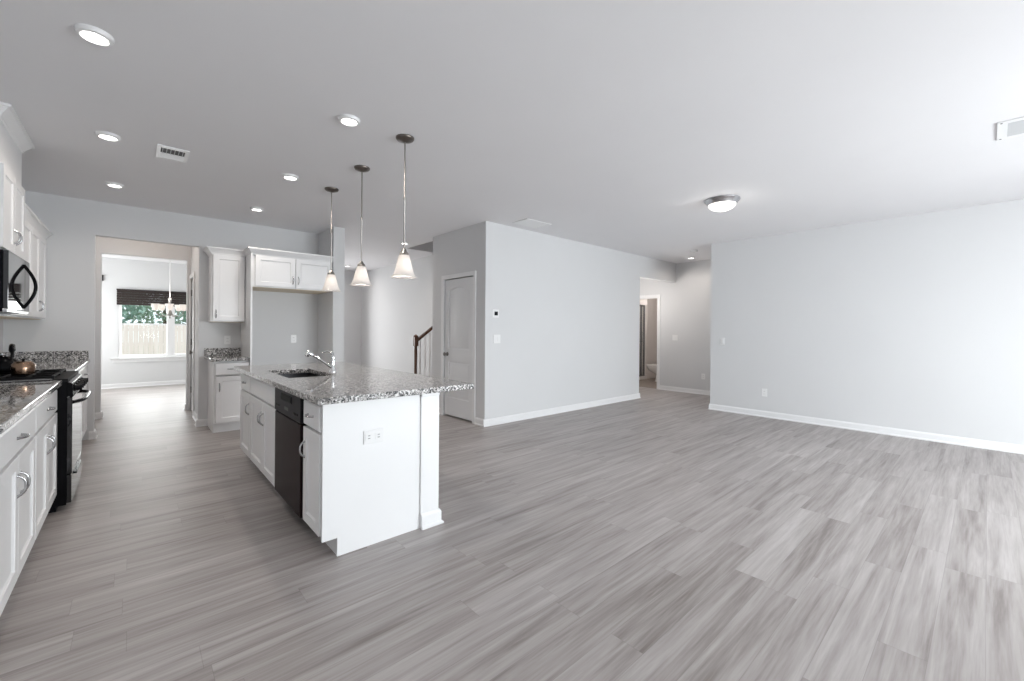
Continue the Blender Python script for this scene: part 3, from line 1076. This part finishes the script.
M().box(-0.324, -0.310, RY0 + 0.20, RY1 - 0.20, 0.205, 0.222).build('drawer_grip', MT['black'], dr, bevel=0.003)

# kettle and pot on the range
kz = 0.9525
kx, ky = -0.735, 4.90
kt = thing('kettle', 'black kettle with upright loop handle at the left picture edge on the range', 'kettle', (kx, ky, kz))
q = M()
q.lathe([(0.085, kz), (0.094, kz + 0.010), (0.092, kz + 0.045), (0.078, kz + 0.085), (0.046, kz + 0.110), (0.030, kz + 0.119)], (kx, ky, 0), 'z', 28)
q.build('kettle_body', MT['black'], kt, smooth=50)
q = M()
q.lathe([(0.036, kz + 0.117), (0.030, kz + 0.126), (0.008, kz + 0.130), (0.013, kz + 0.142), (0.0, kz + 0.148)], (kx, ky, 0), 'z', 18)
q.build('lid', MT['chrome'], kt, smooth=50, label='shiny metal lid')
q = M()
q.tube([(kx - 0.095, ky + 0.01, kz + 0.060), (kx - 0.130, ky + 0.015, kz + 0.090), (kx - 0.150, ky + 0.017, kz + 0.105)], [0.020, 0.013, 0.010], 12)
q.build('spout', MT['black'], kt, smooth=50)
q = M()
hp = []
for i in range(15):
    t = PI * i / 14
    c_ = 0.080 * math.cos(t)
    hp.append((kx + 0.050 + 0.10 * c_, ky - c_, kz + 0.100 + 0.095 * math.sin(t)))
q.tube(hp, [0.006] * 3 + [0.016] * 9 + [0.006] * 3, 10)
q.build('handle', MT['black'], kt, smooth=60, label='black loop handle')
px_, py_ = -0.582, 4.53
pn = thing('copper_pot', 'small copper coloured pot right of the black kettle on the range', 'pot', (px_, py_, kz))
q = M()
q.lathe([(0.042, kz), (0.056, kz + 0.008), (0.060, kz + 0.040), (0.057, kz + 0.074), (0.044, kz + 0.092), (0.020, kz + 0.098), (0.0, kz + 0.099)], (px_, py_, 0), 'z', 26)
q.build('pot_body', MT['copper'], pn, smooth=40)
q = M()
q.lathe([(0.008, kz + 0.098), (0.006, kz + 0.104), (0.011, kz + 0.110), (0.0, kz + 0.114)], (px_, py_, 0), 'z', 16)
q.build('lid_knob', MT['black'], pn, smooth=50)

# microwave and wall cabinets on the left
mw = thing('microwave', 'black over-the-range microwave with a curved handle', 'microwave', (-0.83, 4.68, 1.390))
M().box(-1.018, -0.645, RY0, RY1, 1.390, 1.797).build('microwave_body', MT['black'], mw)
md_ = M().box(-0.645, -0.620, RY0 + 0.002, 4.868, 1.410, 1.795).build('door', MT['glassblack'], mw, bevel=0.003)
M().box(-0.645, -0.620, 4.874, RY1 - 0.002, 1.410, 1.795).build('control_panel', MT['glassblack'], mw, bevel=0.003)
M().box(-0.645, -0.625, RY0 + 0.002, RY1 - 0.002, 1.390, 1.405).build('vent_strip', MT['steel'], mw)
q = M()
pts = []
for i in range(15):
    t = i / 14
    pts.append((-0.622 + 0.062 * math.sin(PI * t), 4.83, 1.430 + 0.325 * t))
q.tube(pts, 0.0105, 10)
q.build('handle', MT['black'], md_, smooth=60, label='black bowed door handle')

FU = frame_left(-0.665)
wall_cabinet(FU, 'deep white wall cabinet reaching the ceiling above the microwave', RY0, RY1, 1.804, 2.668, 0.353,
             [(RY0 + 0.010, 4.676, 4.646), (4.684, RY1 - 0.004, 4.714)], 1.935, frieze=0.29, crown_depth=0.35)
FU2 = frame_left(-0.735)
wall_cabinet(FU2, 'white wall cabinet between microwave and kitchen back wall', RY1 + 0.003, KW - 0.002, 1.372, 2.240, 0.283,
             [(5.07, 5.50, 5.47), (5.508, 5.935, 5.538), (5.945, 6.385, 6.355), (6.393, KW - 0.035, 6.423)], 1.50, ret0=False, ret1=False)

# ---- back wall ----------------------------------------------------------------------------------
FB = frame_back(6.245)
base_cabinet(FB, 'short white base cabinet between doorway and refrigerator alcove', 0.730, 1.099, 0.605, [(0.748, 1.085, 0.781)])
c = thing('countertop', 'short granite worktop beside the empty refrigerator alcove', 'countertop', (0.9, 6.5, CT0))
M().box(0.690, 1.099, 6.205, KW - 0.001, CT0, CT1).build('worktop_slab', MT['granite'], c, bevel=0.004)
M().box(0.690, 1.099, KW - 0.021, KW - 0.001, CT1, 1.022).build('backsplash', MT['granite'], c, bevel=0.002)
FB2 = frame_back(6.545)
wall_cabinet(FB2, 'single door white wall cabinet left of the refrigerator alcove', 0.732, 1.098, 1.372, 2.240, 0.305,
             [(0.745, 1.082, 0.777)], 1.47, ret1=False)
FB3 = frame_back(6.225)
wall_cabinet(FB3, 'wide two door white cabinet above the empty refrigerator alcove', 1.120, 2.108, 1.822, 2.240, 0.625,
             [(1.150, 1.619, 1.589), (1.627, 2.098, 1.657)], 1.935, ret1=False)
tag(M().box(1.100, 1.119, 6.205, KW - 0.001, 0.0, 2.240).build('refrigerator_side_panel', MT['cab']),
    'tall white side panel at the left of the refrigerator alcove', 'panel')

# ------------------------------------------------------------------ ceiling fixtures
def recessed(x, y):
    t = thing('recessed_light', None, 'ceiling light', (x, y, H))
    q = M()
    q.lathe([(0.047, H - 0.0005), (0.072, H - 0.0005), (0.072, H - 0.010), (0.067, H - 0.020), (0.053, H - 0.024), (0.048, H - 0.008)], (x, y, 0), 'z', 32, cap=False)
    q.build('trim_ring', MT['trim'], t, smooth=40)
    q = M()
    q.lathe([(0.0475, H - 0.001), (0.0475, H - 0.014), (0.0, H - 0.016)], (x, y, 0), 'z', 28)
    q.build('lens', MT['lens'], t, smooth=40, label='lit lens')
    lamp(t, (x, y, H - 0.03), 'SPOT', RECESSED_W, (1.0, 0.90, 0.81), 0.06, 168)
    return t


rc = recessed(-0.153, 2.945)
rc['label'] = 'nearest recessed ceiling light in the row over the range side'
rc['group'] = 'recessed ceiling lights'
GR = 'recessed ceiling lights'
for x, y, lb in ((-0.153, 4.427, 'middle recessed ceiling light in the row over the range side'),
                 (-0.153, 5.896, 'farthest recessed ceiling light in the row over the range side'),
                 (1.103, 2.945, 'recessed ceiling light left of the nearest pendant'),
                 (1.103, 4.427, 'recessed ceiling light left of the farthest pendant'),
                 (1.103, 5.896, 'recessed ceiling light in front of the refrigerator alcove'),
                 (8.16, 3.885, 'recessed ceiling light in the hall by the bathroom doorway'),
                 (3.375, 6.509, 'recessed ceiling light in the foyer by the stairwell, seen behind the nearest pendant rod'),
                 (3.654, 9.79, 'recessed ceiling light at the far end of the foyer')):
    r_ = dup(rc, (x, y, H), lb, GR)
    if x > 3:                       # hall and foyer lights burn brighter
        for l_ in r_.children:
            if l_.type == 'LIGHT':
                l_.data = l_.data.copy()
                l_.data.energy = RECESSED_W * (0.7 if y > 9 else 2.6 if x < 5 else 1.0)

sd = thing('smoke_detector', 'round white smoke detector on the hall ceiling beside the recessed light', 'smoke detector', (7.50, 3.52, H))
q = M()
q.lathe([(0.062, H), (0.062, H - 0.014), (0.052, H - 0.032), (0.0, H - 0.035)], (7.50, 3.52, 0), 'z', 24)
q.build('detector_body', MT['plastic'], sd, smooth=40)
M().lathe([(0.010, H - 0.0345), (0.010, H - 0.038), (0.0, H - 0.039)], (7.50, 3.52, 0), 'z', 12).build('test_button', MT['ventgrey'], sd)


def vent(label, x0, x1, y0, y1, along, n, slat='trim', fr=0.03):
    t = thing('ceiling_vent', label, 'vent', ((x0 + x1) / 2, (y0 + y1) / 2, H))
    q = M()
    q.plate([(x0, y0), (x1, y0), (x1, y1), (x0, y1)], [[(x0 + fr, y0 + fr), (x1 - fr, y0 + fr), (x1 - fr, y1 - fr), (x0 + fr, y1 - fr)]], 'z', H - 0.008, H - 0.0005)
    q.build('vent_frame', MT['trim'], t, bevel=0.002)
    M().box(x0 + fr * 0.9, x1 - fr * 0.9, y0 + fr * 0.9, y1 - fr * 0.9, H - 0.002, H - 0.0006).build('backing', MT['slot'], t)
    for i in range(n):
        s = M()
        if along == 'x':
            yy = y0 + fr + (i + 0.5) * (y1 - y0 - 2 * fr) / n
            d = (y1 - y0 - 2 * fr) / n * 0.36
            s.loft([[(x, yy - d, H - 0.003), (x, yy + d, H - 0.010), (x, yy + d, H - 0.008), (x, yy - d, H - 0.0022)] for x in (x0 + fr, x1 - fr)])
        else:
            xx = x0 + fr + (i + 0.5) * (x1 - x0 - 2 * fr) / n
            d = (x1 - x0 - 2 * fr) / n * 0.36
            s.loft([[(xx - d, y, H - 0.003), (xx + d, y, H - 0.010), (xx + d, y, H - 0.008), (xx - d, y, H - 0.0022)] for y in (y0 + fr, y1 - fr)])
        s.build('slat', MT[slat], t)
    return t


v = thing('ceiling_vent', 'small white ceiling vent with dark slots between the recessed lights', 'vent', (0.242, 4.53, H))
q = M()
q.plate([(0.128, 4.37), (0.335, 4.37), (0.335, 4.69), (0.128, 4.69)], [[(0.154, 4.415), (0.309, 4.415), (0.309, 4.545), (0.154, 4.545)]], 'z', H - 0.009, H - 0.0005)
q.build('vent_frame', MT['trim'], v, bevel=0.002)
M().box(0.152, 0.311, 4.413, 4.547, H - 0.0025, H - 0.0006).build('backing', MT['slot'], v)
for i in range(6):
    x = 0.154 + (i + 0.5) * 0.155 / 6
    M().box(x - 0.0022, x + 0.0022, 4.416, 4.544, H - 0.008, H - 0.0026).build('slat', MT['ventgrey'], v)
for i in range(4):
    y = 4.562 + i * 0.027
    M().box(0.154, 0.309, y, y + 0.012, H - 0.0125, H - 0.0091).build('slat', MT['trim'], v)

v = vent('flat white return vent in the ceiling near the closet corner', 3.80, 4.26, 3.98, 4.28, 'x', 7)
v = vent('white ceiling vent cut by the right picture edge', 4.42, 4.82, -0.70, -0.035, 'y', 4, 'ventgrey', 0.05)
for x, y in ((4.440, -0.055), (4.795, -0.055)):
    M().lathe([(0.006, H - 0.008), (0.006, H - 0.0105), (0.0, H - 0.011)], (x, y, 0), 'z', 10).build('screw', MT['slot'], v, label='dark screw')

# pendants
px0, py0 = 1.525, 2.945
pd = thing('pendant_light', 'pendant light with frosted bell shade nearest the camera over the island', 'pendant light', (px0, py0, H), 'pendants over the island')
q = M()
q.lathe([(0.068, H), (0.068, H - 0.010), (0.060, H - 0.020), (0.030, H - 0.030), (0.012, H - 0.036), (0.0, H - 0.037)], (px0, py0, 0), 'z', 28)
q.build('canopy', MT['canopy'], pd, smooth=40)
q = M()
q.lathe([(0.0055, H - 0.034), (0.0055, 2.30), (0.008, 2.295), (0.008, 2.275), (0.0055, 2.27), (0.0055, 1.895)], (px0, py0, 0), 'z', 12)
q.build('rod', MT['nickel'], pd, smooth=40)
q = M()
q.lathe([(0.008, 1.905), (0.016, 1.895), (0.022, 1.880), (0.034, 1.868), (0.036, 1.852), (0.030, 1.850)], (px0, py0, 0), 'z', 20)
q.build('socket_cap', MT['nickel'], pd, smooth=40)
q = M()
outer = [(0.028, 1.860), (0.038, 1.850), (0.046, 1.825), (0.053, 1.795), (0.061, 1.762), (0.071, 1.727), (0.083, 1.700), (0.098, 1.684)]
inner = [(r - 0.004, z) for r, z in reversed(outer)]
q.lathe(outer + inner, (px0, py0, 0), 'z', 32, cap=False)
q.build('lamp_shade', MT['shade'], pd, smooth=60, label='frosted glass bell shade')
q = M()
q.ball((px0, py0, 1.775), 0.022, 2, (1, 1, 1.3))
q.build('bulb', MT['bulb'], pd, smooth=60)
lamp(pd, (px0, py0, 1.742), 'POINT', BULB_W, (1.0, 0.94, 0.87), 0.02)
dup(pd, (px0, 3.755, H), 'middle pendant light with frosted bell shade over the island')
dup(pd, (px0, 4.540, H), 'pendant light with frosted bell shade farthest from the camera, over the island sink end')

# flush dome
fx_, fy_ = 4.825, 1.955
fl = thing('flush_ceiling_light', 'flush dome ceiling light with nickel ring over the empty living area', 'ceiling light', (fx_, fy_, H))
q = M()
q.lathe([(0.120, H), (0.178, H), (0.181, H - 0.008), (0.176, H - 0.018), (0.166, H - 0.024), (0.156, H - 0.040), (0.146, H - 0.056), (0.136, H - 0.054)], (fx_, fy_, 0), 'z', 40)
q.build('metal_ring', MT['steel'], fl, smooth=40)
q = M()
q.lathe([(0.140, H - 0.055), (0.134, H - 0.075), (0.108, H - 0.099), (0.070, H - 0.114), (0.025, H - 0.121), (0.0, H - 0.1215)], (fx_, fy_, 0), 'z', 40)
q.build('glass_dome', MT['dome'], fl, smooth=60, label='lit white glass dome')
q = M()
q.lathe([(0.014, H - 0.121), (0.014, H - 0.127), (0.007, H - 0.135), (0.0, H - 0.137)], (fx_, fy_, 0), 'z', 16)
q.build('finial', MT['nickel'], fl, smooth=40)
lamp(fl, (fx_, fy_, H - 0.16), 'POINT', 2.5, (1.0, 0.95, 0.88), 0.10)

# ------------------------------------------------------------------ dining room
cx, cy = 0.50, 10.2
ch = thing('chandelier', 'small nickel chandelier with bell glass shades in the far dining room', 'chandelier', (cx, cy, H))
q = M()
q.lathe([(0.065, H), (0.065, H - 0.012), (0.02, H - 0.03), (0.0, H - 0.032)], (cx, cy, 0), 'z', 20)
q.build('canopy', MT['nickel'], ch, smooth=40)
M().tube([(cx, cy, H - 0.03), (cx, cy, 1.86)], 0.007, 8).build('rod', MT['trim'], ch)
q = M()
q.lathe([(0.010, 1.86), (0.030, 1.83), (0.018, 1.78), (0.016, 1.62), (0.040, 1.56), (0.030, 1.52), (0.010, 1.50), (0.014, 1.47), (0.0, 1.45)], (cx, cy, 0), 'z', 16)
q.build('centre_column', MT['nickel'], ch, smooth=40)
for k in range(5):
    a = R(194 + 72 * k)
    ux, uy = math.cos(a), math.sin(a)
    q = M()
    q.tube([(cx + ux * r, cy + uy * r, z) for r, z in ((0.02, 1.56), (0.08, 1.50), (0.15, 1.505), (0.20, 1.55), (0.215, 1.60))], 0.007, 8)
    arm = q.build('arm', MT['nickel'], ch, smooth=60)
    sx, sy = cx + ux * 0.215, cy + uy * 0.215
    q = M()
    prof = [(0.022, 1.605), (0.036, 1.615), (0.048, 1.645), (0.056, 1.69), (0.066, 1.725)]
    q.lathe(prof + [(r - 0.004, z) for r, z in reversed(prof)], (sx, sy, 0), 'z', 20, cap=False)
    shd = q.build('lamp_shade', MT['shade'], arm, smooth=60)
    lamp(ch, (sx, sy, 1.69), 'POINT', 7.0, (1, 0.94, 0.88), 0.02)
    M().ball((sx, sy, 1.665), 0.018, 2).build('bulb', MT['bulb'], arm, smooth=60)

rs = thing('roman_shade', 'dark woven shade drawn up at the top of the dining window', 'window shade', (0.63, DB - 0.03, 1.76))
q = M()
for i in range(6):
    z = 1.765 + i * 0.052
    q.box(WX0 - 0.03, WX1 + 0.03, DB - 0.032 - 0.006 * (i % 2), DB - 0.004, z, z + 0.050)
q.build('shade_folds', MT['blind'], rs, bevel=0.006)
M().box(WX0 - 0.035, WX1 + 0.035, DB - 0.05, DB - 0.001, 2.077, 2.10).build('head_rail', MT['blind'], rs)
br = M().box(-0.505, -0.478, DB - 0.03, DB - 0.001, 2.25, 2.37)
tag(br.build('wall_bracket', MT['darkplastic'], bevel=0.003), 'small dark bracket high on the dining room wall left of the window', 'bracket')

# ------------------------------------------------------------------ bathroom
tx, ty = 9.98, 5.15
tl = thing('toilet', 'white toilet seen through the bathroom doorway', 'toilet', (tx, ty, 0.004))


def ell(cx_, cy_, rx, ry, z, n=22):
    return [(cx_ + rx * math.cos(2 * PI * i / n), cy_ + ry * math.sin(2 * PI * i / n), z) for i in range(n)]


q = M()
q.loft([ell(tx, ty + 0.32, 0.110, 0.20, 0.004), ell(tx, ty + 0.32, 0.100, 0.185, 0.05), ell(tx, ty + 0.32, 0.090, 0.17, 0.18),
        ell(tx, ty + 0.46, 0.150, 0.23, 0.28), ell(tx, ty + 0.48, 0.180, 0.25, 0.36), ell(tx, ty + 0.48, 0.185, 0.255, 0.39)])
q.build('bowl', MT['porcelain'], tl, smooth=50)
q = M()
q.loft([ell(tx, ty + 0.475, 0.185, 0.262, 0.391), ell(tx, ty + 0.475, 0.190, 0.266, 0.400), ell(tx, ty + 0.475, 0.186, 0.262, 0.428), ell(tx, ty + 0.475, 0.160, 0.235, 0.436)])
q.build('seat_lid', MT['porcelain'], tl, smooth=50)
M().box(tx - 0.21, tx + 0.21, ty + 0.02, ty + 0.21, 0.37, 0.71).build('tank', MT['porcelain'], tl, bevel=0.02)
M().box(tx - 0.225, tx + 0.225, ty + 0.01, ty + 0.225, 0.711, 0.745).build('tank_lid', MT['porcelain'], tl, bevel=0.008)
# plumbing wall behind the tank, shower partition
struct(M().box(9.6, 11.2, 4.6, 5.15, 0.004, H).build('wall_bath_plumbing', MT['bathwall']))
struct(M().box(10.27, 11.2, 6.08, 6.9, 0.004, H).build('wall_bath_partition', MT['bathwall']))
sh = thing('shower_enclosure', 'framed glass shower enclosure in the bathroom, left of the toilet', 'shower', (9.6, 6.5, 0.004))
M().box(8.95, 10.26, 6.06, 6.18, 0.004, 0.09).build('shower_curb', MT['porcelain'], sh, bevel=0.008)
q = M()
q.box(8.95, 8.98, 6.10, 6.14, 0.09, 1.98).box(10.02, 10.06, 6.10, 6.14, 0.09, 1.98).box(10.17, 10.20, 6.10, 6.14, 0.09, 1.98)
q.box(8.98, 10.17, 6.10, 6.14, 1.94, 1.98).box(8.98, 10.17, 6.10, 6.14, 0.09, 0.12)
q.build('metal_frame', MT['slot'], sh)
M().box(10.20, 10.262, 6.09, 6.15, 0.09, 1.99).build('side_post', MT['porcelain'], sh)
M().box(8.98, 10.02, 6.117, 6.123, 0.12, 1.94).build('glass_panel', MT['showerglass'], sh)
M().box(10.06, 10.17, 6.117, 6.123, 0.12, 1.94).build('glass_panel', MT['showerglass'], sh)
M().tube([(10.04, 6.10, 1.0), (10.04, 6.065, 1.02), (10.04, 6.065, 1.25), (10.04, 6.10, 1.27)], 0.008, 8).build('door_pull', MT['steel'], sh)
lampo = bpy.data.lights.new('bathroom_light', 'POINT')
lampo.energy = 30
lampo.color = (1, 0.93, 0.87)
lampo.shadow_soft_size = 0.15
lo = bpy.data.objects.new('bathroom_light', lampo)
COL.objects.link(lo)
lo.location = (9.4, 5.9, 2.5)

for nm, p_, e_ in (('hall_light', (7.8, 5.0, 1.9), 20), ('passage_light', (0.0, 7.5, 2.55), 7)):  # added fill lamps without fixtures, brightening the hall and warming the passage
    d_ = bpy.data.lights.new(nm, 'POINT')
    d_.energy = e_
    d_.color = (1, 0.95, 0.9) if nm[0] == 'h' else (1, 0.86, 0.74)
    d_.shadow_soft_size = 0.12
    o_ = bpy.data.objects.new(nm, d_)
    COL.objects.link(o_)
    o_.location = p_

# ------------------------------------------------------------------ outdoors, seen through the dining window
struct(M().box(-30, 30, 12.5, 60, -0.5, -0.35).build('ground_lawn', MT['grass']))
FY = 21.0
fe = thing('wood_fence', 'pale wooden privacy fence outside the dining window', 'fence', (0.6, FY, -0.36))
q = M()
for i in range(100):
    x = -6.4 + i * 0.142
    h = 1.42 + 0.012 * random.random()
    q.prism([(x, -0.36), (x + 0.136, -0.36), (x + 0.136, h - 0.03), (x + 0.11, h), (x + 0.026, h), (x, h - 0.03)], 'y', FY, FY + 0.018)
q.build('boards', MT['fence'], fe)
for z in (0.0, 0.6, 1.15):
    M().box(-6.4, 7.8, FY + 0.018, FY + 0.056, z, z + 0.09).build('rail', MT['fence'], fe)


def bush(label, x, y, h, r, mat, name='garden_tree'):
    t = thing(name, label, 'tree', (x, y, -0.36))
    q = M()
    q.tube([(x, y, -0.36), (x + 0.05, y, h * 0.3), (x, y, h * 0.6)], [0.12, 0.09, 0.05], 8)
    q.build('trunk', MT['bark'], t, smooth=60)
    rnd = random.Random(int(x * 100))
    q = M()
    for i in range(1100):
        a = rnd.uniform(0, 2 * PI)
        u = rnd.uniform(-1, 1)
        rr = r * rnd.uniform(0.35, 1.0) ** 0.5
        s = math.sqrt(1 - u * u)
        c = Vector((x + rr * s * math.cos(a), y + rr * s * math.sin(a) * 0.8, h * 0.62 + rr * u * 0.9))
        e1 = Vector((rnd.uniform(-1, 1), rnd.uniform(-1, 1), rnd.uniform(-1, 1))).normalized()
        e2 = e1.cross(Vector((rnd.uniform(-1, 1), rnd.uniform(-1, 1), rnd.uniform(-1, 1)))).normalized()
        L_ = rnd.uniform(0.18, 0.40)
        vs = [q.bm.verts.new(c + e1 * L_ * p + e2 * L_ * 0.5 * w_) for p, w_ in ((-0.5, 0), (0, 0.5), (0.5, 0), (0, -0.5))]
        q.bm.faces.new(vs)
    q.build('foliage', MT[mat], t)
    return t


bush('bluish green tree behind the fence at the left of the dining window', -1.2, 25.0, 4.2, 1.75, 'leaf_a')
bush('dark green tree behind the fence in the middle of the dining window', 1.2, 29.5, 4.6, 1.9, 'leaf_b')
bush('green tree behind the fence right of the window mullion', 3.0, 25.0, 4.2, 1.75, 'leaf_a')
